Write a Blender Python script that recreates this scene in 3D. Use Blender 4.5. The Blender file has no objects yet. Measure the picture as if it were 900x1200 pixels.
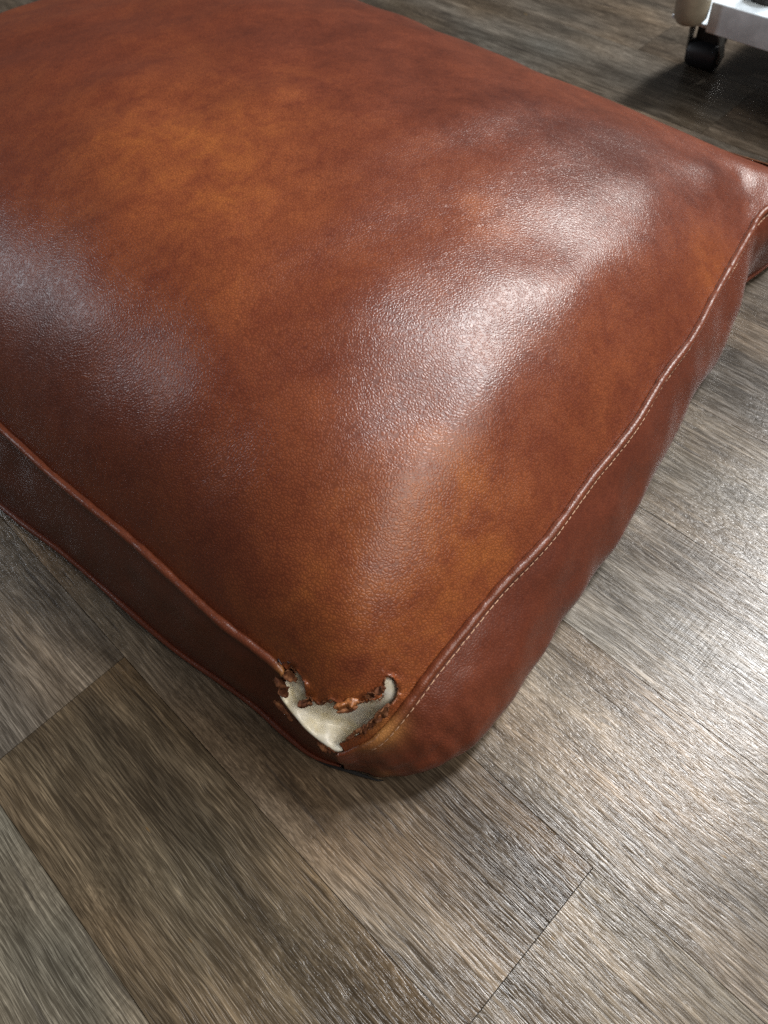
import bpy, bmesh, math, random
import numpy as np
from mathutils import Matrix, Vector

# ------------------------------------------------------------------ camera
sc = bpy.context.scene
col = sc.collection
CAM_H = 0.666
RM = np.array([[0.7044090, -0.6113173, 0.3606925],
               [-0.7057219, -0.5488412, 0.4480290],
               [-0.0759250, -0.5701443, -0.8180287]])
cam = bpy.data.cameras.new('camera')
cam.sensor_fit = 'VERTICAL'; cam.sensor_height = 24.0
cam.lens = 928.31 / 1200 * 24.0
cam.clip_start = 0.01; cam.clip_end = 200
cam.dof.use_dof = True; cam.dof.focus_distance = 0.66; cam.dof.aperture_fstop = 4.6
cam_ob = bpy.data.objects.new('camera', cam); col.objects.link(cam_ob)
r_, d_, f_ = RM[:, 0], -RM[:, 1], -RM[:, 2]
cam_ob.matrix_world = Matrix(((r_[0], d_[0], f_[0], 0), (r_[1], d_[1], f_[1], 0),
                              (r_[2], d_[2], f_[2], CAM_H), (0, 0, 0, 1)))
sc.camera = cam_ob

# ------------------------------------------------------------------ light
w = bpy.data.worlds.new('World'); sc.world = w; w.use_nodes = True
bg = w.node_tree.nodes['Background']
bg.inputs[0].default_value = (1.0, 0.97, 0.94, 1); bg.inputs[1].default_value = 0.055

def area(name, loc, target, sx, sy, power, colr):
    l = bpy.data.lights.new(name, 'AREA'); l.shape = 'RECTANGLE'; l.size = sx; l.size_y = sy
    l.energy = power; l.color = colr
    o = bpy.data.objects.new(name, l); col.objects.link(o); o.location = loc
    o.rotation_euler = (Vector(target) - Vector(loc)).to_track_quat('-Z', 'Y').to_euler()
    return o
area('ceiling_lamp', (1.80, 0.0, 2.5), (0.6, 0.1, 0), 0.32, 0.32, 40, (0.96, 0.98, 1.0))
area('ceiling_lamp', (3.0, 0.0, 2.5), (0.6, 0.2, 0), 0.58, 0.58, 92, (1.0, 0.97, 0.93))
area('ceiling_lamp', (5.0, 0.30, 2.5), (0.6, 0.2, 0), 0.55, 0.55, 12, (1.0, 0.98, 0.95))
area('ceiling_lamp', (-1.8, 4.5, 2.5), (0.2, 0.6, 0), 0.5, 0.5, 29, (0.86, 0.92, 1.0))
area('ceiling_lamp', (0.8, -1.6, 2.5), (0.2, 0.2, 0), 1.7, 1.7, 54, (1.0, 0.94, 0.86))

cy = sc.cycles
cy.use_denoising = False; cy.sample_clamp_indirect = 4.0; cy.max_bounces = 5; cy.diffuse_bounces = 3; cy.glossy_bounces = 2; cy.transmission_bounces = 1; cy.caustics_reflective = False; cy.caustics_refractive = False
sc.view_settings.view_transform = 'Standard'; sc.view_settings.look = 'None'
sc.view_settings.exposure = 0.36; sc.view_settings.gamma = 1.0

# ------------------------------------------------------------------ helpers
def link(name, me, parent=None, mats=()):
    o = bpy.data.objects.new(name, me); col.objects.link(o)
    for m in mats:
        if m.name not in [x.name for x in me.materials if x]: me.materials.append(m)
    if parent: o.parent = parent
    return o
def tag(o, label=None, cat=None, group=None, kind=None):
    for k, v in (('label', label), ('category', cat), ('group', group), ('kind', kind)):
        if v: o[k] = v
    return o
def pymesh(name, V, F, smooth=True):
    me = bpy.data.meshes.new(name)
    me.from_pydata(np.asarray(V).tolist(), [], [list(map(int, f)) for f in F]); me.update()
    if smooth: me.polygons.foreach_set('use_smooth', np.ones(len(me.polygons), bool))
    return me
def gridfaces(n, m, off=0, closed=False):
    F = []
    for i in range(n - 1):
        for j in range(m - 1 if not closed else m):
            j2 = (j + 1) % m
            F.append((off + i*m + j, off + (i+1)*m + j, off + (i+1)*m + j2, off + i*m + j2))
    return F

class Sines:                                   # smooth pseudo-noise from random plane waves
    def __init__(s, seed, wl, n=14, dim=3):
        g = np.random.default_rng(seed); d = g.normal(size=(n, dim)); d /= np.linalg.norm(d, axis=1)[:, None]
        s.k = d * (2*np.pi / (wl * g.uniform(.7, 1.6, n)))[:, None]; s.p = g.uniform(0, 6.28, n); s.n = n
    def __call__(s, P):
        return np.sin(np.asarray(P) @ s.k.T + s.p).sum(-1) / math.sqrt(s.n / 2)

class N:                                       # node-tree helper
    def __init__(s, name):
        s.m = bpy.data.materials.new(name); s.m.use_nodes = True; s.t = s.m.node_tree
        s.b = s.t.nodes['Principled BSDF']
    def n(s, kind, ins=None, **kw):
        x = s.t.nodes.new(kind)
        for k, v in kw.items(): setattr(x, k, v)
        for k, v in (ins or {}).items(): s.set(x.inputs[k], v)
        return x
    def set(s, inp, v):
        if isinstance(v, bpy.types.NodeSocket): s.t.links.new(v, inp)
        else: inp.default_value = v
    def math(s, op, a, b=0.0, c=None, clamp=False):
        x = s.n('ShaderNodeMath', operation=op, use_clamp=clamp); s.set(x.inputs[0], a); s.set(x.inputs[1], b)
        if c is not None: s.set(x.inputs[2], c)
        return x.outputs[0]
    def mix(s, f, a, b, mode='MIX'):
        x = s.n('ShaderNodeMix', data_type='RGBA', blend_type=mode)
        s.set(x.inputs['Factor'], f); s.set(x.inputs[6], a); s.set(x.inputs[7], b); return x.outputs[2]
    def ramp(s, f, stops, interp='LINEAR'):
        x = s.n('ShaderNodeValToRGB'); x.color_ramp.interpolation = interp
        e = x.color_ramp.elements
        while len(e) < len(stops): e.new(0.5)
        for el, (p, c) in zip(e, stops):
            el.position = p; el.color = c if len(c) == 4 else (*c, 1)
        s.set(x.inputs[0], f); return x.outputs[0]
    def sstep(s, v, a, b):
        x = s.n('ShaderNodeMapRange', interpolation_type='SMOOTHSTEP')
        s.set(x.inputs[0], v); x.inputs[1].default_value = a; x.inputs[2].default_value = b; return x.outputs[0]
    def noise(s, vec, scale, detail=3.0, rough=0.55, dist=0.0):
        x = s.n('ShaderNodeTexNoise', {'Vector': vec, 'Scale': scale, 'Detail': detail, 'Roughness': rough, 'Distortion': dist})
        return x.outputs[0]
    def scalev(s, vec, v):
        x = s.n('ShaderNodeVectorMath', operation='MULTIPLY'); s.set(x.inputs[0], vec); s.set(x.inputs[1], v); return x.outputs[0]
    def addv(s, a, b):
        x = s.n('ShaderNodeVectorMath', operation='ADD'); s.set(x.inputs[0], a); s.set(x.inputs[1], b); return x.outputs[0]
    def bump(s, h, strength, dist, prev=None):
        x = s.n('ShaderNodeBump', {'Height': h, 'Strength': strength, 'Distance': dist})
        if prev is not None: s.set(x.inputs['Normal'], prev)
        return x.outputs[0]
    def out(s, **kw):
        for k, v in kw.items(): s.set(s.b.inputs[k.replace('_', ' ')], v)
        return s.m

# ------------------------------------------------------------------ materials
def mat_leather(name, grain=1.0, base_rough=0.34):
    s = N(name); mt = 1.0 if grain > 0.8 else 0.45
    pos = s.n('ShaderNodeNewGeometry').outputs['Position']
    tone = s.n('ShaderNodeSeparateColor', {'Color': s.n('ShaderNodeVertexColor', layer_name='tone').outputs[0]})
    orange, worn, dark = tone.outputs[0], tone.outputs[1], tone.outputs[2]
    # mottling of the dyed hide
    m1 = s.noise(pos, 9.0, 3.0, 0.6, 0.6); m2 = s.noise(pos, 34.0, 4.0, 0.65, 0.4); m3 = s.noise(pos, 190.0, 2.0, 0.6)
    v = s.math('MULTIPLY_ADD', m1, 0.42*mt, -0.21*mt)
    v = s.math('MULTIPLY_ADD', m2, 0.40*mt, s.math('ADD', v, -0.20*mt))
    v = s.math('MULTIPLY_ADD', m3, 0.22, s.math('ADD', v, -0.11))
    v = s.math('ADD', v, s.math('MULTIPLY_ADD', s.math('MULTIPLY', orange, s.math('MULTIPLY_ADD', m2, 2.0, -0.25)), 0.42, 0.315))
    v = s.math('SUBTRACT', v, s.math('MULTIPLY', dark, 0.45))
    c = s.ramp(v, [(0.0, (0.066, 0.0145, 0.0075)), (0.25, (0.125, 0.0285, 0.0115)), (0.5, (0.185, 0.0475, 0.0150)),
                   (0.75, (0.240, 0.0680, 0.0170)), (1.0, (0.290, 0.0900, 0.0200))])
    c = s.mix(s.math('MULTIPLY', worn, s.math('MULTIPLY_ADD', m2, 0.7, 0.55), clamp=True), c, (0.40, 0.185, 0.055, 1))
    # pebble grain
    warp = s.n('ShaderNodeTexNoise', {'Vector': pos, 'Scale': 110.0, 'Detail': 1.0}).outputs['Color']
    pv = s.addv(pos, s.scalev(s.addv(warp, (-.5, -.5, -.5)), (0.005, 0.005, 0.005)))
    vor = s.n('ShaderNodeTexVoronoi', {'Vector': pv, 'Scale': 390.0}, feature='DISTANCE_TO_EDGE').outputs['Distance']
    hh = s.sstep(vor, 0.0, 0.36)
    c = s.mix(s.math('MULTIPLY', s.sstep(vor, 0.17, 0.0), 0.42 * grain), c, (0.030, 0.006, 0.003, 1))  # shading between pebbles painted in: creases darkened in the colour
    nrm = s.bump(s.noise(pos, 50.0, 2.0, 0.6, 0.8), 0.06 if grain > 0.8 else 0.25, 0.0016)
    nrm = s.bump(hh, 1.0, 0.00013 * grain, nrm)
    rough = s.math('MULTIPLY_ADD', m2, 0.14, base_rough - 0.07)
    return s.out(Base_Color=c, Roughness=rough, Normal=nrm, Specular_IOR_Level=0.5, Coat_Weight=0.0)

def mat_raw():
    s = N('raw_torn_leather')
    pos = s.n('ShaderNodeNewGeometry').outputs['Position']
    a = s.noise(pos, 260.0, 5.0, 0.65); b = s.noise(pos, 70.0, 3.0)
    c = s.ramp(s.math('MULTIPLY_ADD', b, 0.8, s.math('MULTIPLY_ADD', a, 0.8, -0.35)),
               [(0.15, (0.030, 0.010, 0.006)), (0.42, (0.095, 0.034, 0.015)), (0.66, (0.215, 0.092, 0.040)), (0.95, (0.42, 0.23, 0.11))])
    return s.out(Base_Color=c, Roughness=0.9, Specular_IOR_Level=0.2, Normal=s.bump(a, 0.8, 0.001))

def mat_liner():
    s = N('cream_lining_cloth')
    pos = s.n('ShaderNodeNewGeometry').outputs['Position']
    a = s.noise(pos, 75.0, 4.0, 0.6, 0.4); b = s.noise(pos, 900.0, 2.0)
    c = s.ramp(a, [(0.3, (0.80, 0.71, 0.48)), (0.5, (0.91, 0.86, 0.70)), (0.7, (0.94, 0.92, 0.84))])
    sp = s.sstep(s.noise(pos, 700.0, 1.0), 0.70, 0.76)
    c = s.mix(s.math('MULTIPLY', sp, 0.5), c, (0.35, 0.28, 0.18, 1))
    return s.out(Base_Color=c, Roughness=0.32, Normal=s.bump(b, 0.12, 0.0003, s.bump(a, 0.35, 0.003)))

def plain(name, colr, rough, metal=0.0, bump=0.0, bscale=300.0, var=0.15):
    s = N(name)
    pos = s.n('ShaderNodeNewGeometry').outputs['Position']
    a = s.noise(pos, bscale * 0.2, 4.0); b = s.noise(pos, bscale, 3.0)
    dk = tuple(x * (1 - var) for x in colr); lt = tuple(min(1, x * (1 + var)) for x in colr)
    c = s.ramp(a, [(0.3, dk), (0.7, lt)])
    kw = dict(Base_Color=c, Roughness=s.math('MULTIPLY_ADD', a, 0.2, rough - 0.1), Metallic=metal)
    if bump: kw['Normal'] = s.bump(b, bump, 0.0006)
    return s.out(**kw)

def mat_plank():
    s = N('weathered_oak_vinyl_plank')
    co = s.n('ShaderNodeTexCoord').outputs['Object']
    info = s.n('ShaderNodeObjectInfo')
    rnd, tint = info.outputs['Random'], info.outputs['Color']
    off = s.scalev(s.n('ShaderNodeCombineXYZ', {0: rnd, 1: rnd, 2: rnd}).outputs[0], (37.0, 91.0, 53.0))
    p = s.addv(co, off)
    # grain wanders sideways along the board
    big = s.n('ShaderNodeTexNoise', {'Vector': s.scalev(p, (5.0, 3.0, 1.0)), 'Scale': 1.0, 'Detail': 2.0}).outputs['Color']
    mid = s.n('ShaderNodeTexNoise', {'Vector': s.scalev(p, (26.0, 16.0, 1.0)), 'Scale': 1.0, 'Detail': 2.0}).outputs['Color']
    pw = s.addv(p, s.scalev(s.addv(big, (-.5, -.5, -.5)), (0.012, 0.0, 0.0)))
    pw = s.addv(pw, s.scalev(s.addv(mid, (-.5, -.5, -.5)), (0.005, 0.0, 0.0)))
    fine = s.sstep(s.noise(s.scalev(pw, (640.0, 24.0, 1.0)), 1.0, 2.0, 0.65), 0.41, 0.59)
    fil = s.noise(s.scalev(pw, (230.0, 9.0, 1.0)), 1.0, 2.0, 0.6)
    fil = s.sstep(s.math('ABSOLUTE', s.math('SUBTRACT', fil, 0.5)), 0.035, 0.008)
    band = s.noise(s.scalev(pw, (30.0, 1.3, 1.0)), 1.0, 2.0, 0.5)
    hair = s.sstep(s.noise(s.scalev(p, (1200.0, 60.0, 1.0)), 1.0, 1.0), 0.36, 0.64)
    med = s.noise(s.scalev(pw, (95.0, 8.0, 1.0)), 1.0, 4.0, 0.65)
    blot = s.noise(s.scalev(pw, (13.0, 3.6, 1.0)), 1.0, 3.0, 0.6)
    chat = s.sstep(s.noise(s.scalev(pw, (480.0, 120.0, 1.0)), 1.0, 2.0, 0.6, 0.5), 0.36, 0.64)
    cmask = s.sstep(s.noise(s.scalev(p, (10.0, 7.0, 1.0)), 1.0, 2.0), 0.48, 0.60)
    saw = s.sstep(s.noise(s.scalev(p, (14.0, 330.0, 1.0)), 1.0, 2.0, 0.5), 0.35, 0.65)
    smask = s.sstep(s.noise(s.scalev(p, (10.0, 4.0, 1.0)), 1.0, 1.0), 0.56, 0.68)
    f2 = s.n('ShaderNodeMix', {'Factor': s.math('MULTIPLY', cmask, 0.65), 2: fine, 3: chat}, data_type='FLOAT').outputs[0]
    f2 = s.n('ShaderNodeMix', {'Factor': s.math('MULTIPLY', smask, 0.22), 2: f2, 3: saw}, data_type='FLOAT').outputs[0]
    f2 = s.n('ShaderNodeMix', {'Factor': 0.30, 2: f2, 3: hair}, data_type='FLOAT').outputs[0]
    v = s.math('MULTIPLY_ADD', f2, 0.36, -0.18)
    v = s.math('MULTIPLY_ADD', med, 0.50, s.math('ADD', v, -0.25))
    v = s.math('MULTIPLY_ADD', fil, 0.15, s.math('ADD', v, -0.02))
    v = s.math('MULTIPLY_ADD', blot, 0.85, s.math('ADD', v, -0.425))
    v = s.math('MULTIPLY_ADD', band, 0.55, s.math('ADD', v, -0.275))
    v = s.math('ADD', v, 0.42)
    c = s.ramp(v, [(0.0, (0.026, 0.020, 0.015)), (0.28, (0.068, 0.054, 0.040)), (0.5, (0.125, 0.102, 0.078)),
                   (0.72, (0.220, 0.182, 0.142)), (1.0, (0.400, 0.335, 0.265))])
    # warm and cool drift along the print, small ochre flecks
    hue = s.noise(s.scalev(p, (8.0, 3.5, 1.0)), 1.0, 2.0)
    c = s.mix(0.55, c, s.ramp(hue, [(0.30, (0.82, 0.98, 1.12)), (0.5, (1.0, 1.0, 1.0)), (0.70, (1.22, 1.0, 0.74))]), 'MULTIPLY')
    fl = s.math('MULTIPLY', s.sstep(s.noise(s.scalev(pw, (95.0, 30.0, 1.0)), 1.0, 1.0), 0.80, 0.83), 0.6)
    c = s.mix(fl, c, (0.24, 0.145, 0.045, 1))
    # open pores
    por = s.sstep(s.noise(s.scalev(pw, (210.0, 9.0, 1.0)), 1.0, 2.0, 0.5), 0.63, 0.72)
    c = s.mix(s.math('MULTIPLY', por, 0.62), c, (0.030, 0.024, 0.020, 1))
    c = s.mix(1.0, c, tint, 'MULTIPLY')
    h = s.math('SUBTRACT', s.math('ADD', s.math('MULTIPLY', fil, 0.5), s.math('MULTIPLY_ADD', med, 0.4, f2)), s.math('MULTIPLY', por, 0.8))
    nrm = s.bump(h, 0.5, 0.0005)
    rough = s.math('MULTIPLY_ADD', f2, 0.10, 0.23)
    return s.out(Base_Color=c, Roughness=rough, Normal=nrm, Specular_IOR_Level=0.5)

M = dict(
    leather=mat_leather('brown_leather', 1.0, 0.365), wall=mat_leather('brown_leather_side', 0.75, 0.38),
    raw=mat_raw(), liner=mat_liner(), plank=mat_plank(),
    sub=plain('dark_subfloor', (0.03, 0.026, 0.022), 0.9),
    thread=plain('cream_thread', (0.46, 0.28, 0.18), 0.6, bscale=2000), black_thread=plain('dark_thread', (0.03, 0.018, 0.02), 0.45),
    black_cloth=plain('black_cloth', (0.012, 0.011, 0.011), 0.85, bump=0.4, bscale=900),
    steel=plain('painted_steel', (0.66, 0.74, 0.80), 0.38, 0.0), fork=plain('zinc_fork', (0.36, 0.36, 0.34), 0.40, 0.7),
    rubber=plain('black_rubber', (0.012, 0.013, 0.016), 0.48), plastic=plain('ivory_plastic', (0.27, 0.24, 0.18), 0.42),
    dark=plain('black_plastic', (0.015, 0.013, 0.012), 0.5))

# ------------------------------------------------------------------ floor of planks
PW = 0.15232; X0 = -0.13880; PL = 1.22; GAP = 0.0005; TH = 0.005
def slab(name, x0, x1, y0, y1, z0, z1):
    return pymesh(name, [(x0,y0,z0),(x1,y0,z0),(x1,y1,z0),(x0,y1,z0),(x0,y0,z1),(x1,y0,z1),(x1,y1,z1),(x0,y1,z1)],
                  [(3,2,1,0),(4,5,6,7),(0,1,5,4),(1,2,6,5),(2,3,7,6),(3,0,4,7)], False)
floor = link('floor', slab('floor', -4, 6, -4, 6, -0.06, -TH - 0.0005), None, [M['sub']]); tag(floor, kind='structure')
def plank_mesh():
    hx, hy, b = PW/2 - GAP/2, PL/2 - 0.0003, 0.00006
    V = []
    for z, i in ((-TH, 0), (-b, 0), (0, b)):
        V += [(-hx+i, -hy+i, z), (hx-i, -hy+i, z), (hx-i, hy-i, z), (-hx+i, hy-i, z)]
    F = [(3,2,1,0), (8,9,10,11)]
    for a in (0, 4):
        for k in range(4): F.append((a+k, a+(k+1) % 4, a+4+(k+1) % 4, a+4+k))
    return pymesh('plank', V, F, False)
pm = plank_mesh(); pm.materials.append(M['plank'])
rng = random.Random(5)
tints = {}                                     # boards with a known print, one also darkened for shadow
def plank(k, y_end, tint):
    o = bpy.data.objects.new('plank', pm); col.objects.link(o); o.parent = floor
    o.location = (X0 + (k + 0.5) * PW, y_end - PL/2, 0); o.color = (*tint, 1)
ends = {0: 0.4297, 1: 0.0094, 2: 0.83, -1: 0.98, -2: 0.30, 3: -0.18, 4: 1.02, 5: 0.52}
named = {(0, 0): (0.62, 0.55, 0.43), (0, 1): (0.88, 0.90, 0.92), (1, 0): (1.1, 1.05, 0.95), (1, 1): (0.98, 0.90, 0.80),  # first board: dark print, tinted darker still to deepen the cushion's shadow
         (2, 0): (1.08, 1.03, 0.96), (2, 1): (1.0, 0.96, 0.91), (-1, 0): (0.85, 0.86, 0.80), (3, 1): (0.9, 0.9, 0.9), (4, 0): (1.0, 0.96, 0.9)}
for k in range(-11, 24):
    e = ends.get(k, rng.uniform(0, PL))
    for j in range(-2, 4):
        y = e + j * PL
        if y < -1.6 or y - PL > 4.3: continue
        g = rng.uniform(0.82, 1.1) * (1.0 if k < 5 else 0.64); wv = rng.uniform(-0.05, 0.05)  # far boards tinted darker, standing in for the dimmer light there
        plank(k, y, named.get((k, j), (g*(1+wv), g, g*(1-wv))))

# ------------------------------------------------------------------ leather cushion
def crom(P):
    P = np.array(P, float); Q = np.vstack([2*P[0]-P[1], P, 2*P[-1]-P[-2]]); out = []
    t = np.linspace(0, 1, 24, endpoint=False)[:, None]
    for i in range(len(P) - 1):
        p0, p1, p2, p3 = Q[i:i+4]
        out.append(.5*(2*p1+(p2-p0)*t+(2*p0-5*p1+4*p2-p3)*t**2+(3*p1-p0-3*p2+p3)*t**3))
    return np.vstack(out + [P[-1:]])
class Curve:
    def __init__(s, P):
        s.p = crom(P); s.s = np.r_[0, np.cumsum(np.linalg.norm(np.diff(s.p, axis=0), axis=1))]; s.L = s.s[-1]
    def __call__(s, t):
        t = np.asarray(t) * s.L; return np.stack([np.interp(t, s.s, s.p[:, i]) for i in range(3)], -1)
C0 = [[.0867,.1943,.058],[.1078,.1807,.072],[.1345,.1782,.086],[.1655,.1801,.098],[.2069,.1824,.106],[.2512,.1858,.111],[.3143,.1852,.114],
      [.3864,.1964,.114],[.4582,.2032,.113],[.529,.2194,.112],[.5924,.2277,.11],[.6621,.247,.107],[.7173,.2602,.104],[.7857,.2765,.1],[.8193,.2838,.1],[.900,.283,.102]]
D0 = [[.0867,.1943,.058],[.0856,.231,.088],[.0922,.2592,.105],[.0895,.2908,.109],[.0844,.3261,.113],[.0816,.3897,.117],[.0788,.4472,.119],
      [.0707,.5447,.12],[.0662,.6472,.12],[.055,.85,.12],[.03,1.1,.115],[.015,1.24,.105]]
_c = np.array(C0)
for _i in range(3, 14): C0[_i] = list(.08*_c[_i-1]+.84*_c[_i]+.08*_c[_i+1])
P11 = [.84, 1.41, .115]
D1 = [C0[-1], [.893,.38,.106], [.870,.6,.112], [.865,.9,.116], P11]
C1 = [D0[-1], [.3,1.34,.115], P11]
c0, d0, c1, d1 = Curve(C0), Curve(D0), Curve(C1), Curve(D1)
CROWN, SHOULDER = .124, .11
lump = Sines(3, .22); lump2 = Sines(8, .09); lump3 = Sines(12, .035)
def panel(U, V, detail=True):
    U = np.asarray(U, float); V = np.asarray(V, float); U3 = U[..., None]; V3 = V[..., None]
    P = (1-V3)*c0(U)+V3*c1(U)+(1-U3)*d0(V)+U3*d1(V)-((1-U3)*(1-V3)*c0(0.)+U3*(1-V3)*c0(1.)+(1-U3)*V3*d0(1.)+U3*V3*c1(1.))
    du = np.minimum(U, 1-U)*c0.L; dv = np.minimum(V, 1-V)*d0.L
    g = lambda d, m: (1-np.exp(-d/SHOULDER))/(1-np.exp(-m/SHOULDER))
    P[..., 2] += CROWN*g(du, c0.L/2)*g(dv, d0.L/2)
    if detail:
        e = 1-np.exp(-np.minimum(du, dv)/.03)
        gb = lambda x, y, r: np.exp(-((P[..., 0]-x)**2+(P[..., 1]-y)**2)/(2*r*r))
        P[..., 2] += .006*gb(.782,.332,.022)-.0025*gb(.822,.315,.014)-.002*gb(.79,.296,.010)+.0005*lump3(P)*gb(.825,.315,.035)
        P[..., 2] += (0.0022*lump(P)+0.0009*lump2(P))*e + 0.0004*lump3(P)*np.exp(-np.minimum(du, dv)/.04)*e
    return P

# colour of the hide: where it was dyed lighter (orange), rubbed (worn) or darker
BLOBS = [(.335,.69,.10,.75),(.33,.57,.07,.6),(.46,.65,.08,.35),(.467,.396,.035,.55),(.248,.49,.05,.45),(.69,.262,.04,.75),(.285,.25,.04,.55),
         (.237,.215,.06,.9),(.14,.212,.06,1.0),(.45,.24,.05,.35),(.11,.26,.04,.45)]
DARKS = [(.56,.58,.09,.25),(.16,.50,.08,.2),(.646,.45,.09,.25),(.40,1.0,.12,.2),(.40,.30,.10,.15),(.72,.40,.12,.40),(.68,.75,.18,.35),(.10,.75,.13,.3),(.80,.31,.05,.3)]
def paint(me, fn):
    n = len(me.vertices); P = np.empty(n*3, np.float32); me.vertices.foreach_get('co', P); P = P.reshape(-1, 3)
    a = me.color_attributes.new('tone', 'FLOAT_COLOR', 'POINT'); cc = np.zeros((n, 4), np.float32); cc[:, 3] = 1
    cc[:, 0], cc[:, 1], cc[:, 2] = fn(P); a.data.foreach_set('color', np.clip(cc, 0, 1).ravel())
def blobsum(P, L):
    s = np.zeros(len(P))
    for x, y, r, w_ in L: s += w_*np.exp(-((P[:, 0]-x)**2+(P[:, 1]-y)**2)/(2*(r*.75)**2))
    return s
def gauss(P, c, r): return np.exp(-((P-np.array(c))**2).sum(1)/(2*r*r))
tone_top = lambda P: (blobsum(P, BLOBS), 0*P[:, 0], blobsum(P, DARKS))
WORN = [((.117,.182,.077), .011, 1.0), ((.106,.1745,.018), .007, .55), ((.0925,.254,.106), .007, .9), ((.100,.186,.062), .008, .2)]
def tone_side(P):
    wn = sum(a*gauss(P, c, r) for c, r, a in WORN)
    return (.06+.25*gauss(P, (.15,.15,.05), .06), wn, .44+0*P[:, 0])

cushion = bpy.data.objects.new('leather_cushion', None); col.objects.link(cushion); cushion.empty_display_size = .05
tag(cushion, 'large puffy brown leather seat cushion with a torn near corner lying on the floor', 'cushion')

HOLE = [[.0046,.0807],[.0077,.074],[.0083,.0679],[.0082,.0618],[.0056,.0576],[.005,.0528],[.0086,.0492],[.0104,.0449],[.0149,.0439],[.0218,.0418],
        [.0225,.0375],[.0239,.0341],[.0277,.0305],[.0332,.0274],[.0392,.0265],[.0413,.0237],[.0438,.0221],[.0476,.0178],[.0528,.0157],[.058,.0189],
        [.0625,.0218],[.0669,.0215],[.0686,.0181],[.0684,.0135],[.066,.0101],[.0619,.0075],[.0557,.0066],[.0499,.0082],[.0437,.0094],[.0382,.009],
        [.0336,.0082],[.0256,.0078],[.0172,.0083],[.0104,.0079],[.0035,.0075]]
def densify(P, step, jit, seed):
    g = np.random.default_rng(seed); out = []
    P = np.array(P)
    for a, b in zip(P[:-1], P[1:]):
        n = max(1, int(np.linalg.norm(b-a)/step)); 
        for i in range(n): out.append(a+(b-a)*i/n+g.normal(size=P.shape[1])*jit)
    return np.array(out+[P[-1]])
tear = densify(HOLE, .0009, .00022, 4)
poly = np.vstack([tear, [[-.02, .0075], [-.02, .0807]]])
def inside(S, T):
    r = np.zeros(S.shape, bool); n = len(poly)
    for i in range(n):
        x1, y1 = poly[i]; x2, y2 = poly[(i+1) % n]
        if y1 == y2: continue
        c = (y1 > T) != (y2 > T); r ^= c & (S < (x2-x1)*(T-y1)/(y2-y1)+x1)
    return r
def near(S, T):
    a = tear[:-1]; b = tear[1:]; best = np.full(S.shape, 9.); bx = S.copy(); by = T.copy()
    for p, q in zip(a, b):
        d = q-p; l = d@d+1e-15; t = np.clip(((S-p[0])*d[0]+(T-p[1])*d[1])/l, 0, 1)
        X = p[0]+t*d[0]; Y = p[1]+t*d[1]; e = np.hypot(S-X, T-Y); m = e < best
        best = np.where(m, e, best); bx = np.where(m, X, bx); by = np.where(m, Y, by)
    return best, bx, by
def steps(L):
    a = np.arange(0, .11, .0008); b = np.linspace(.11, L-.03, int((L-.14)/.0042)); c = np.linspace(L-.03, L, 14)
    return np.r_[a, b, c[1:]]
su, sv = steps(c0.L), steps(d0.L)
S, T_ = np.meshgrid(su, sv, indexing='ij')
n, m = S.shape
zone = (S < .1) & (T_ < .11)
dist = np.full(S.shape, 9.); dist[zone], bx, by = near(S[zone], T_[zone])
ins = inside(S, T_) & zone
F = []
fin = inside((S[:-1, :-1]+S[1:, 1:])/2, (T_[:-1, :-1]+T_[1:, 1:])/2) & zone[:-1, :-1]
I, J = np.nonzero(~fin)
F = np.stack([I*m+J, (I+1)*m+J, (I+1)*m+J+1, I*m+J+1], 1)
edge = np.zeros(S.shape, bool)                 # kept vertices that border the hole
fi, fj = np.nonzero(fin)
for a, b in ((0, 0), (1, 0), (0, 1), (1, 1)): edge[fi+a, fj+b] = True
BX, BY = S.copy(), T_.copy(); BX[zone] = bx; BY[zone] = by
snap = edge & (dist < .0013)
S2 = np.where(snap, BX, S); T2 = np.where(snap, BY, T_)
P = panel(S2/c0.L, T2/d0.L)
curl = Sines(21, .012, dim=2)
ST = np.stack([S2, T2], -1)
keep_in = np.clip(1-dist/.010, 0, 1)
upper = (T2 > .0125) | (S2 > .066)
P[..., 2] += np.where(upper, keep_in**2*(.0012+.0016*curl(ST)), 0) - np.where(upper, 0, 0)
P[..., 2] += np.where(~upper & (S2 < .075) & (T2 < .014), (T2/.009)**2*.0022*(1.2+.8*curl(ST)), 0)
V = P.reshape(-1, 3); used = np.zeros(len(V), bool); used[F.ravel()] = True
remap = np.cumsum(used)-1
me = pymesh('top_panel', V[used], remap[F]); paint(me, lambda Q: (lambda a: (a[0], .5*gauss(Q, (.117,.185,.08), .008), a[2]))(tone_top(Q)))
top = link('top_panel', me, cushion, [M['leather'], M['raw']])
sol = top.modifiers.new('thickness', 'SOLIDIFY'); sol.thickness = .0016; sol.offset = -1; sol.material_offset_rim = 1

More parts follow.
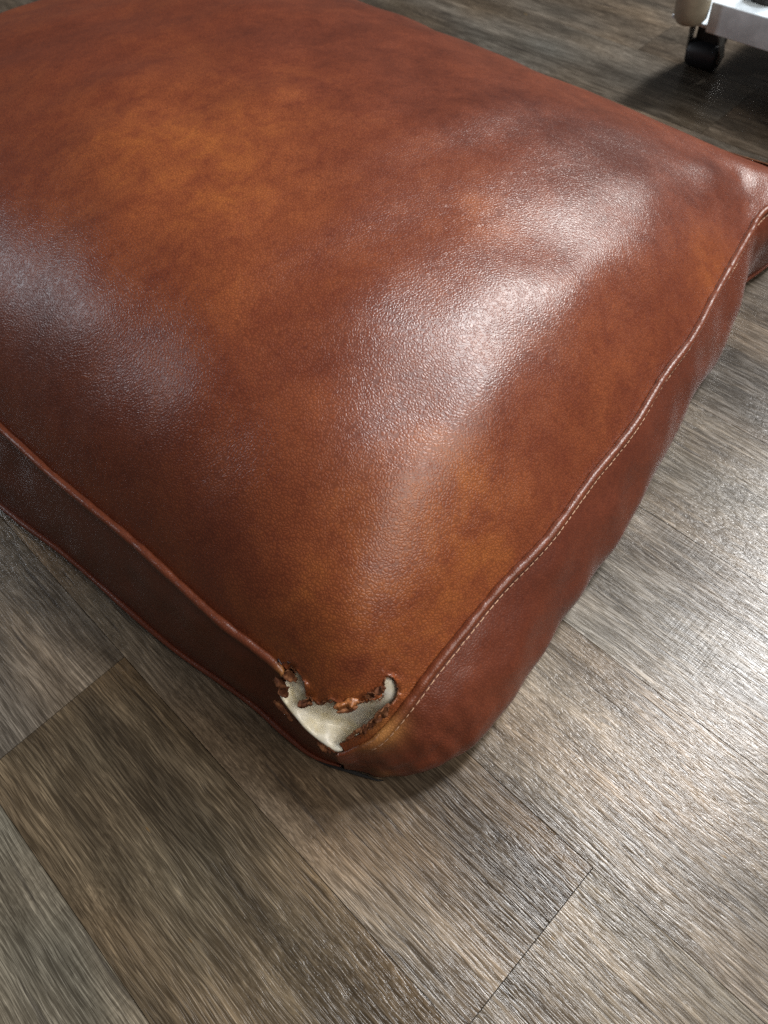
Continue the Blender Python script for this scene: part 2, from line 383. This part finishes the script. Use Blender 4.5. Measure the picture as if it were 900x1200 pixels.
# side panels: top seam, belly and bottom seam of the boxing, station by station
STA = [  # T, M, B
 ((.015,1.24,.105),(-.02,1.255,.055),(-.012,1.25,.01)), ((.03,1.1,.115),(-.005,1.1,.06),(-.015,1.1,.012)),
 ((.055,.85,.12),(.026,.85,.06),(.008,.85,.012)), ((.0662,.6472,.12),(.038,.65,.06),(.0235,.655,.015)),
 ((.0707,.5447,.12),(.047,.55,.06),(.0373,.5557,.016)), ((.0788,.4472,.119),(.056,.45,.06),(.0465,.45,.011)),
 ((.0816,.3897,.117),(.061,.39,.058),(.053,.39,.009)), ((.0844,.3261,.113),(.067,.328,.056),(.0641,.3296,.008)),
 ((.0895,.2908,.109),(.073,.293,.054),(.069,.295,.008)), ((.0915,.2600,.1045),(.0765,.266,.050),(.0704,.2661,.008)),
 ((.0801,.2549,.088),(.0755,.253,.046),(.0716,.2507,.008)), ((.0766,.2384,.07),(.0755,.2375,.040),(.0728,.2355,.008)),
 ((.078,.2211,.06),(.0775,.2215,.034),(.077,.2207,.008)), ((.0824,.2007,.056),(.0845,.2005,.034),(.0865,.2024,.009)),
 ((.0959,.1909,.061),(.094,.1850,.032),(.0948,.1855,.008)), ((.1078,.1807,.072),(.105,.1690,.036),(.101,.1748,.006)),
 ((.1345,.1782,.086),(.129,.1475,.032),(.118,.165,.006)), ((.1655,.1801,.098),(.1655,.1350,.036),(.165,.150,.005)),
 ((.2069,.1824,.106),(.210,.1338,.040),(.210,.148,.005)), ((.2512,.1858,.111),(.256,.1412,.042),(.256,.156,.005)),
 ((.3143,.1852,.114),(.320,.1510,.042),(.320,.166,.005)), ((.3864,.1964,.114),(.392,.1608,.042),(.392,.176,.005)),
 ((.4582,.2032,.113),(.465,.1735,.042),(.465,.188,.005)), ((.529,.2194,.112),(.536,.1920,.042),(.536,.207,.005)),
 ((.5924,.2277,.11),(.598,.2075,.042),(.598,.222,.006)), ((.6621,.247,.107),(.668,.2210,.038),(.667,.232,.006)),
 ((.7173,.2602,.104),(.720,.2350,.044),(.722,.252,.008)), ((.7857,.2765,.1),(.786,.2640,.055),(.790,.272,.010)),
 ((.8193,.2838,.1),(.822,.2690,.060),(.822,.275,.010)), ((.900,.283,.102),(.906,.272,.062),(.902,.277,.010)),
 ((.893,.38,.106),(.914,.38,.060),(.904,.38,.010)), ((.867,.6,.112),(.895,.6,.060),(.885,.6,.010)), ((.865,.9,.116),(.895,.9,.060),(.885,.9,.010)),
 ((.84,1.41,.115),(.868,1.43,.055),(.858,1.42,.010)), ((.3,1.34,.115),(.295,1.375,.06),(.297,1.36,.010)), ((.015,1.24,.105),(-.02,1.255,.055),(-.012,1.25,.01))]
STA = np.array(STA)
for _i in range(3, 14): STA[14+_i, 0] = C0[_i]
CT, CM, CB = (crom(STA[:, i]) for i in range(3))   # 24 samples per span
sub = 3
def upsample(A):
    x = np.arange(len(A)); y = np.linspace(0, len(A)-1, (len(A)-1)*sub+1); return np.stack([np.interp(y, x, A[:, i]) for i in range(3)], -1)
CT, CM, CB = upsample(CT), upsample(CM), upsample(CB); per = 24*sub
tt = np.linspace(0, 1, 41); TM = .58
lag = [(tt-TM)*(tt-1)/(TM), tt*(tt-1)/(TM*(TM-1)), tt*(tt-TM)/(1-TM)]
W = sum(l[None, :, None]*c[:, None, :] for l, c in zip(lag, (CT, CM, CB)))
wr1, wr2 = Sines(31, .05), Sines(32, .016)
tang = np.gradient(W, axis=0); acr = np.gradient(W, axis=1)
wn = np.cross(tang, acr); wn /= np.linalg.norm(wn, axis=2, keepdims=True)+1e-12
ctr = np.array([.45, .75, .05]); sgn = np.sign((wn*(W-ctr)).sum(2)).mean(); wn *= np.sign(sgn)
fade = np.sin(np.pi*tt)[None, :]
cornerw = np.exp(-((W[..., 0]-.12)**2+(W[..., 1]-.17)**2)/(2*.05**2))
W = W+wn*(fade*(.0010*wr1(W)+cornerw*.0007*wr2(W)))[..., None]
W[..., 2] = np.maximum(W[..., 2], .0045)
spans = [('side_panel', 0, 13), ('side_panel', 13, 29), ('side_panel', 29, 33), ('side_panel', 33, 35)]
jag = np.random.default_rng(9)
for q, (nm, a, b) in enumerate(spans):
    i0, i1 = a*per, b*per+1; G = W[i0:i1:2].copy() if q < 2 else W[i0:i1:6].copy()
    if q == 0:                                 # ragged torn top edge next to the opening
        k = G.shape[0]; torn = (np.arange(k) > (9.3*per)/2)
        rag = np.convolve(jag.normal(size=k), np.ones(5)/5, 'same')*.0035
        G[torn, 0, 2] += rag[torn]*.6; G[torn, 1, 2] += rag[torn]*.35; G[torn, 2, 2] += rag[torn]*.15
    if q == 1: G[0:30, :, :2] += (np.linspace(1, 0, 30)[:, None, None])*np.array([-.0022, -.0016])
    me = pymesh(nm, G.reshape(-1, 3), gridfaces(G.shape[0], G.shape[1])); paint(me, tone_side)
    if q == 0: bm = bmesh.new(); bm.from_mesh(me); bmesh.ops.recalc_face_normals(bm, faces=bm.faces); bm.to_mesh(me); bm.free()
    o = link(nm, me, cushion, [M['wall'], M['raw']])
    so = o.modifiers.new('thickness', 'SOLIDIFY'); so.thickness = .0015; so.offset = 0; so.material_offset_rim = 1

def tube(P, rad, k=10, caps=True):
    P = np.asarray(P, float); n_ = len(P); rad = np.broadcast_to(rad, (n_,))
    Tn = np.gradient(P, axis=0); Tn /= np.linalg.norm(Tn, axis=1)[:, None]+1e-12
    up = np.array([0, 0, 1.]); A = np.cross(Tn, up); A /= np.linalg.norm(A, axis=1)[:, None]+1e-9; Bn = np.cross(A, Tn)
    th = np.linspace(0, 2*np.pi, k, endpoint=False)
    V = P[:, None]+rad[:, None, None]*(np.cos(th)[None, :, None]*A[:, None]+np.sin(th)[None, :, None]*Bn[:, None])
    F = gridfaces(n_, k, 0, True)
    if caps: F += [tuple(range(k))[::-1], tuple(range((n_-1)*k, n_*k))]
    return V.reshape(-1, 3), F
def resample(P, step):
    s = np.r_[0, np.cumsum(np.linalg.norm(np.diff(P, axis=0), axis=1))]; t = np.arange(0, s[-1], step)
    return np.stack([np.interp(t, s, P[:, i]) for i in range(3)], -1)
def smooth(P, k):
    ker = np.ones(2*k+1)/(2*k+1); Q = np.pad(P, ((k, k), (0, 0)), 'edge'); return np.stack([np.convolve(Q[:, i], ker, 'valid') for i in range(P.shape[1])], -1)
def welt(name, i0, i1, rad, push, lift, seed, taper=(0, 0), mat='wall'):
    out = smooth(wn[i0:i1, 2]*[1, 1, 0], 30); out /= np.linalg.norm(out, axis=1)[:, None]
    c = CT[i0:i1]+out*push+np.array([0, 0, lift]); c = resample(c, .0016)
    nz = Sines(seed, .02); nz2 = Sines(seed+1, .006)
    c = c+np.stack([0*c[:, 0], 0*c[:, 0], .0003*nz(c)], -1)
    r = rad*(1+.03*nz(c)+.015*nz2(c)); L = len(c)
    if taper[0]: r[:taper[0]] *= np.linspace(.35, 1, taper[0])
    if taper[1]: r[-taper[1]:] *= np.linspace(1, .45, taper[1])
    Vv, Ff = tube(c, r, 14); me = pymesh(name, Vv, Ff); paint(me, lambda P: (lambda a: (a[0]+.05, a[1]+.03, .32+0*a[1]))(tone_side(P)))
    return link(name, me, cushion, [M[mat]])
welt('welt', 0, int(9.25*per), .0040, .0026, -.0002, 41, (0, 6))
welt('welt', int(13.1*per), 29*per, .0041, .0022, .0006, 43, (22, 0))
welt('welt', 29*per, 35*per, .0040, .0060, -.010, 45)
# piping along the bottom seam of the left side and of the rest
def piping(i0, i1, rad, push):
    out = wn[i0:i1, 38]*[1, 1, 0]; out = smooth(out, 30); out /= np.linalg.norm(out, axis=1)[:, None]
    c = resample(CB[i0:i1]+out*push, .003); c = smooth(c, 3); nz = Sines(77, .05)
    c[:, 2] = np.maximum(c[:, 2]+.0008*nz(c), rad+.0005); Vv, Ff = tube(c, rad*(1+.08*nz(c))*np.interp(np.arange(len(c))[::-1], [0, 22], [.3, 1]), 10)
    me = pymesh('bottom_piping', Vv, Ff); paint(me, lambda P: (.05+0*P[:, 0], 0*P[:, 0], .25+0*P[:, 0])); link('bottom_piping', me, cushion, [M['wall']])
piping(0, int(13.0*per), .0030, .0018); piping(int(16*per), 29*per, .0028, .001)
# dark under-cloth showing below the torn corner
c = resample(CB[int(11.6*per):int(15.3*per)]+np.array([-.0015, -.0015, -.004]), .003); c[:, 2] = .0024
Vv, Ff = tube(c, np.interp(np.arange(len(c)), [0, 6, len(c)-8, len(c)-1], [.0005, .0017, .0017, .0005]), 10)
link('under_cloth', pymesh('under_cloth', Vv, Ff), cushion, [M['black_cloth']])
# base
bl = resample(CB, .02); bl = np.vstack([bl, bl.mean(0)]); nb = len(bl)-1; bl[:, 2] = .0035
link('base_panel', pymesh('base_panel', bl, [(i, (i+1) % nb, nb) for i in range(nb)]), cushion, [M['black_cloth']])

# top stitching beside the right welt
def seam_line(i0, i1, d):
    out = []
    for i in range(i0, i1, 2):
        L_ = np.r_[0, np.cumsum(np.linalg.norm(np.diff(W[i], axis=0), axis=1))]
        out.append([np.interp(d, L_, W[i, :, k]) for k in range(3)]+[np.interp(d, L_, wn[i, :, k]) for k in range(3)])
    return smooth(np.array(out), 6)
SL = seam_line(int(14.6*per), int(28.9*per), .0076)
ds = np.r_[0, np.cumsum(np.linalg.norm(np.diff(SL[:, :3], axis=0), axis=1))]
g = np.random.default_rng(2); AV, AF, no = [], [], 0
t = 0.0
while t < ds[-1]-.004:
    ln = .0057+g.normal()*.0003
    pts = np.stack([np.stack([np.interp(t+ln*x, ds, SL[:, k]) for k in range(6)]) for x in (0, .25, .5, .75, 1)])
    lift = np.array([.0003, .0008, .0009, .0008, .0003])
    c = pts[:, :3]+pts[:, 3:]*lift[:, None]+g.normal(size=3)*.00012
    Vv, Ff = tube(c, np.array([.0003, .00044, .00046, .00044, .0003]), 6)
    AV.append(Vv); AF += [tuple(no+i for i in f) for f in Ff]; no += len(Vv); t += .0063
tag(link('stitching', pymesh('stitching', np.vstack(AV), AF), cushion, [M['thread']]), kind='stuff')

# cream lining bulging through the tear
NET = np.array([[[.094,.2715,.064],[.082,.2595,.094],[.0895,.2591,.09],[.0952,.2538,.1003],[.1124,.2488,.1192],],
 [[.0896,.2646,.056],[.0776,.2526,.086],[.0834,.2453,.081],[.0911,.2384,.091],[.1102,.2353,.1122],],
 [[.089,.2518,.044],[.077,.2398,.074],[.0882,.2331,.07],[.0997,.221,.0934],[.1177,.2226,.1118],],
 [[.0892,.2388,.036],[.0772,.2268,.066],[.0964,.2186,.062],[.115,.2037,.0949],[.1339,.2073,.1086],],
 [[.0923,.2233,.031],[.0803,.2113,.061],[.1088,.2076,.058],[.1344,.1952,.098],[.155,.1967,.1055],],
 [[.0946,.2106,.028],[.0836,.2006,.0555],[.1109,.1954,.056],[.1379,.1884,.0914],[.1622,.1862,.0938],],
 [[.1001,.2029,.028],[.0921,.1949,.0545],[.1101,.1852,.054],[.141,.1803,.0824],[.1606,.176,.0884]]])
rows = np.stack([crom(NET[:, j]) for j in range(5)], 1)
rows = rows[::2]
grid = np.stack([crom(r)[::2] for r in rows], 0)
fold = Sines(55, .016); grid[..., 2] += .0011*fold(grid)
me = pymesh('inner_lining', grid.reshape(-1, 3), gridfaces(grid.shape[0], grid.shape[1]))
lo = link('inner_lining', me, cushion, [M['liner']])
so = lo.modifiers.new('thickness', 'SOLIDIFY'); so.thickness = .001; so.offset = 0

# raw torn rims: lumpy strips that follow the tear
def rim(i0, i1, rmin, rmax, seed, lift=.0004):
    pts = tear[i0:i1]; p = panel(pts[:, 0]/c0.L, pts[:, 1]/d0.L)
    g = np.random.default_rng(seed); nz = Sines(seed, .007); nz2 = Sines(seed+5, .003)
    c = resample(p, .0007); c[:, 2] += lift+.0007*nz(c); c += .0005*np.stack([nz2(c), nz2(c[:, ::-1]), 0*c[:, 0]], -1)
    r = rmin+(rmax-rmin)*np.clip(.5+.5*nz(c*1.3), 0, 1); r[:3] *= .5; r[-3:] *= .5
    Vv, Ff = tube(c, r, 9); nz3 = Sines(seed+9, .0035); Vv = Vv+(.00018*nz3(Vv))[:, None]*np.array([.6, .6, 1])
    link('torn_rim', pymesh('torn_rim', Vv, Ff), cushion, [M['raw']])
nt = len(tear)
def idx(pt): return int(np.argmin(((tear-np.array(pt))**2).sum(1)))
rim(0, idx((.0225,.0375)), .0002, .0006, 61); rim(idx((.0225,.0375)), idx((.0476,.0178)), .0002, .0006, 62)
rim(idx((.0476,.0178)), idx((.0619,.0075)), .0003, .0007, 63); rim(idx((.0619,.0075)), nt, .0002, .0006, 64, .0012)

# curled shreds of leather round the tear
def shred(c, ax, ay, lx, ly, bend, seed, mats=('raw',)):
    ax = np.array(ax, float); ax /= np.linalg.norm(ax); ay = np.array(ay, float); ay -= ax*(ax@ay); ay /= np.linalg.norm(ay); az = np.cross(ax, ay)
    g = np.random.default_rng(seed); nz = Sines(seed, .006); nz2 = Sines(seed+3, .0025)
    a = np.linspace(-1, 1, 40); b = np.linspace(-1, 1, 18); A, B = np.meshgrid(a, b, indexing='ij')
    wdt = np.sqrt(np.clip(1-np.abs(A)**3, .05, 1))*(1+.25*np.sin(3*A+seed)+.12*np.sin(7*A+2*seed)+.06*np.sin(15*A+seed*3))
    Q = np.array(c)+(A*lx/2)[..., None]*ax+(B*wdt*ly/2)[..., None]*ay
    Q = Q+(bend*ly*(B**2-.3)+.0009*nz(Q)+.00045*nz2(Q)*np.abs(B))[..., None]*az
    me = pymesh('leather_shred', Q.reshape(-1, 3), gridfaces(40, 18)); paint(me, lambda P: (.5+0*P[:, 0], .35+0*P[:, 0], 0*P[:, 0]))
    o = link('leather_shred', me, cushion, [M[x] for x in mats]); s_ = o.modifiers.new('thickness', 'SOLIDIFY'); s_.thickness = .0008; s_.offset = 0; s_.material_offset_rim = len(mats)-1
X, Y, Z = np.eye(3)
shred((.0835,.2575,.0985), (.2,-1,-.6), (-1,-.2,.2), .011, .0065, .5, 1)
shred((.0800,.2520,.0935), (-.3,-1,-.5), (-1,.3,.5), .009, .007, -.6, 2)
shred((.0905,.2525,.1040), (.3,-1,-.4), (-1,0,.3), .011, .007, -.4, 3)
shred((.0850,.2305,.0985), (.8,-.6,.1), (-.5,-.6,-.5), .011, .0055, .5, 4)
shred((.0880,.2300,.1000), (.9,-.3,.2), (-.3,-.8,-.4), .007, .0045, -.5, 5)
shred((.1050,.2052,.1045), (.85,-.55,.1), (-.5,-.6,-.5), .019, .0062, .3, 6, ('leather', 'raw'))
shred((.1035,.2030,.1010), (.85,-.55,.05), (-.5,-.6,-.5), .016, .0036, .5, 7)
shred((.1215,.1950,.1095), (.7,-.5,.3), (-.4,-.7,-.4), .008, .0045, -.3, 8)
shred((.1285,.1925,.1110), (.7,-.3,.4), (-.4,-.7,-.4), .009, .0045, .5, 9)
shred((.0735,.2480,.0760), (.05,-1,-.8), (-1,0,.4), .022, .004, .4, 10)
shred((.0775,.2110,.0540), (.25,-1,-.2), (-.6,0,-1), .014, .005, .3, 11)
shred((.1150,.1880,.0872), (.039,-.008,.025), (-.3,.5,.8), .034, .0062, .5, 12)
shred((.1000,.1930,.0765), (.030,-.014,.018), (-.3,.5,.8), .020, .0045, -.4, 13)
# fuzzy fibres standing off the torn edges
g = np.random.default_rng(17); AV, AF, no = [], [], 0
tp = panel(tear[:, 0]/c0.L, tear[:, 1]/d0.L)
for i in range(420):
    c_ = tp[g.integers(0, len(tp))]+g.normal(size=3)*.0006; dr = g.normal(size=3)*[1, 1, .7]+[-.35, -.45, .2]; dr /= np.linalg.norm(dr); bd = g.normal(size=3)*.5; L_ = g.uniform(.001, .0032)
    x_ = np.linspace(0, 1, 5)[:, None]; cc_ = c_+dr*L_*x_+bd*L_*x_**2*.6
    Vv, Ff = tube(cc_, np.array([.00016, .00014, .00011, .00008, .00004]), 4); AV.append(Vv); AF += [tuple(no+i_ for i_ in f) for f in Ff]; no += len(Vv)
tag(link('torn_fibres', pymesh('torn_fibres', np.vstack(AV), AF), cushion, [M['raw']]), kind='stuff')
# loose thread ends in the crease
for sd, (p, q) in enumerate([((.0935,.2630,.1085), (.0975,.2560,.1095)), ((.0950,.2600,.1100), (.0985,.2565,.1120)), ((.0930,.2680,.1095), (.0945,.2615,.1120)), ((.0935,.2500,.1000), (.0925,.2445,.0930))]):
    p, q = np.array(p), np.array(q); t_ = np.linspace(0, 1, 20)[:, None]; nz = Sines(90+sd, .004)
    c = p+(q-p)*t_; c = c+np.stack([.0012*nz(c), .0010*nz(c+1), .0012*nz(c+2)], -1)
    Vv, Ff = tube(c, .00045, 6); link('loose_thread', pymesh('loose_thread', Vv, Ff), cushion, [M['black_thread'] if sd < 3 else M['thread']])

# ------------------------------------------------------------------ equipment cart with caster
cart = bpy.data.objects.new('metal_cart', None); col.objects.link(cart); cart.location = (1.21, .6, 0); cart.empty_display_size = .05
tag(cart, 'grey metal cart on black casters standing behind the cushion', 'cart')
def child(name, bm, mat, smoothit=True, parent=cart):
    me = bpy.data.meshes.new(name); bm.to_mesh(me); bm.free()
    me.transform(Matrix.Translation(-Vector((1.21, .6, 0))))
    if smoothit: me.polygons.foreach_set('use_smooth', np.ones(len(me.polygons), bool)); me.set_sharp_from_angle(angle=.6)
    return link(name, me, parent, [M[mat]])
def bbox(bm, x0, x1, y0, y1, z0, z1, bev=.002):
    r = bmesh.ops.create_cube(bm, size=1)['verts']
    for v in r: v.co = ((x0+x1)/2+v.co.x*(x1-x0), (y0+y1)/2+v.co.y*(y1-y0), (z0+z1)/2+v.co.z*(z1-z0))
    bmesh.ops.bevel(bm, geom=list({e for v in r for e in v.link_edges}), offset=bev, segments=3, affect='EDGES', profile=.5)
def cyl(bm, prof, ctr, axis):                  # lathe (r, h) about an axis
    ax = np.array(axis, float); ax /= np.linalg.norm(ax); a = np.cross(ax, [0, 0, 1.] if abs(ax[2]) < .9 else [1., 0, 0]); a /= np.linalg.norm(a); b = np.cross(ax, a); k = 28
    rows_ = [[bm.verts.new(np.array(ctr)+ax*h+r*(math.cos(x)*a+math.sin(x)*b)) for x in np.linspace(0, 2*np.pi, k, endpoint=False)] for r, h in prof]
    for p, q in zip(rows_[:-1], rows_[1:]):
        for i in range(k): bm.faces.new((p[i], p[(i+1) % k], q[(i+1) % k], q[i]))
    bm.faces.new(rows_[0][::-1]); bm.faces.new(rows_[-1]); bmesh.ops.recalc_face_normals(bm, faces=bm.faces)
XR, YR = 1.142, .556                           # corner of the lower frame
bm = bmesh.new(); bbox(bm, XR, XR+.030, YR-.62, YR, .100, .140); child('rail', bm, 'steel')
bm = bmesh.new(); bbox(bm, XR+.0305, XR+.45, YR-.03, YR-.002, .102, .138); child('rail', bm, 'steel')
bm = bmesh.new(); bbox(bm, XR+.0305, XR+.45, YR-.62, YR-.59, .102, .138); child('rail', bm, 'steel')
bm = bmesh.new(); bbox(bm, XR+.420, XR+.450, YR-.589, YR-.031, .102, .138); child('rail', bm, 'steel')
bm = bmesh.new(); bbox(bm, XR+.031, XR+.419, YR-.589, YR-.031, .126, .134, .001); child('shelf', bm, 'steel')
bm = bmesh.new(); cyl(bm, [(.021,0),(.024,.002),(.024,.045),(.022,.047)], (XR+.05, YR-.058, .1345), (0, 0, 1)); child('machine_foot', bm, 'dark')
bm = bmesh.new(); cyl(bm, [(.010,0),(.019,.002),(.023,.008),(.024,.02),(.024,.060),(.021,.066),(.012,.068)], (XR-.002, YR+.026, .108), (0, 0, 1)); child('corner_bumper', bm, 'plastic')
bm = bmesh.new(); bbox(bm, XR+.012, XR+.12, YR+.0005, YR+.062, .0990, .1040, .001); child('caster_plate', bm, 'steel')
def caster(cx, cy):
    ax = np.array([.08, -1, 0]); ax /= np.linalg.norm(ax); px = np.array([ax[1], -ax[0], 0])
    root = bmesh.new(); cyl(root, [(.014,-.0255),(.0185,-.0235),(.020,-.018),(.0202,0),(.020,.018),(.0185,.0235),(.014,.0255)], (cx, cy, .0202), ax)
    wh = child('wheel', root, 'rubber')
    bm = bmesh.new(); cyl(bm, [(.006,-.0275),(.009,-.0265),(.009,.0265),(.006,.0275)], (cx, cy, .0202), ax); child('hub', bm, 'fork', True, wh)
    for s_ in (-1, 1):
        bm = bmesh.new(); q0 = np.array([cx, cy, .020])+ax*s_*.0285; q1 = np.array([cx-.018, cy, .088])+ax*s_*.019
        for w0, w1, z in ((-.009, .009, 0), ):
            vs = []
            for (q, hw) in ((q0, .006), (q0*.6+q1*.4, .008), (q1, .015)):
                for e in (-1, 1):
                    for th in (-.0012, .0012): vs.append(bm.verts.new(q+px*hw*e+ax*th))
            for i in (0, 4):
                a0, a1, a2, a3 = vs[i:i+4]; b0, b1, b2, b3 = vs[i+4:i+8]
                for fc in ((a0,b0,b2,a2),(a1,a3,b3,b1),(a0,a1,b1,b0),(a2,b2,b3,a3)): bm.faces.new(fc)
            bm.faces.new(vs[0:2]+[vs[3], vs[2]]); bm.faces.new([vs[8], vs[10], vs[11], vs[9]])
        bmesh.ops.recalc_face_normals(bm, faces=bm.faces); child('fork_leg', bm, 'fork', False)
    bm = bmesh.new(); cyl(bm, [(.018,0),(.022,.002),(.022,.008),(.018,.010)], (cx-.012, cy, .0885), (0, 0, 1)); child('swivel_head', bm, 'fork')
    bm = bmesh.new(); bbox(bm, cx-.004, cx+.026, cy-.021, cy+.021, .030, .087, .006); child('fork_hood', bm, 'dark')
caster(1.243, .597); caster(1.243, -.02); caster(XR+.40, .597-.05); caster(XR+.40, -.02)
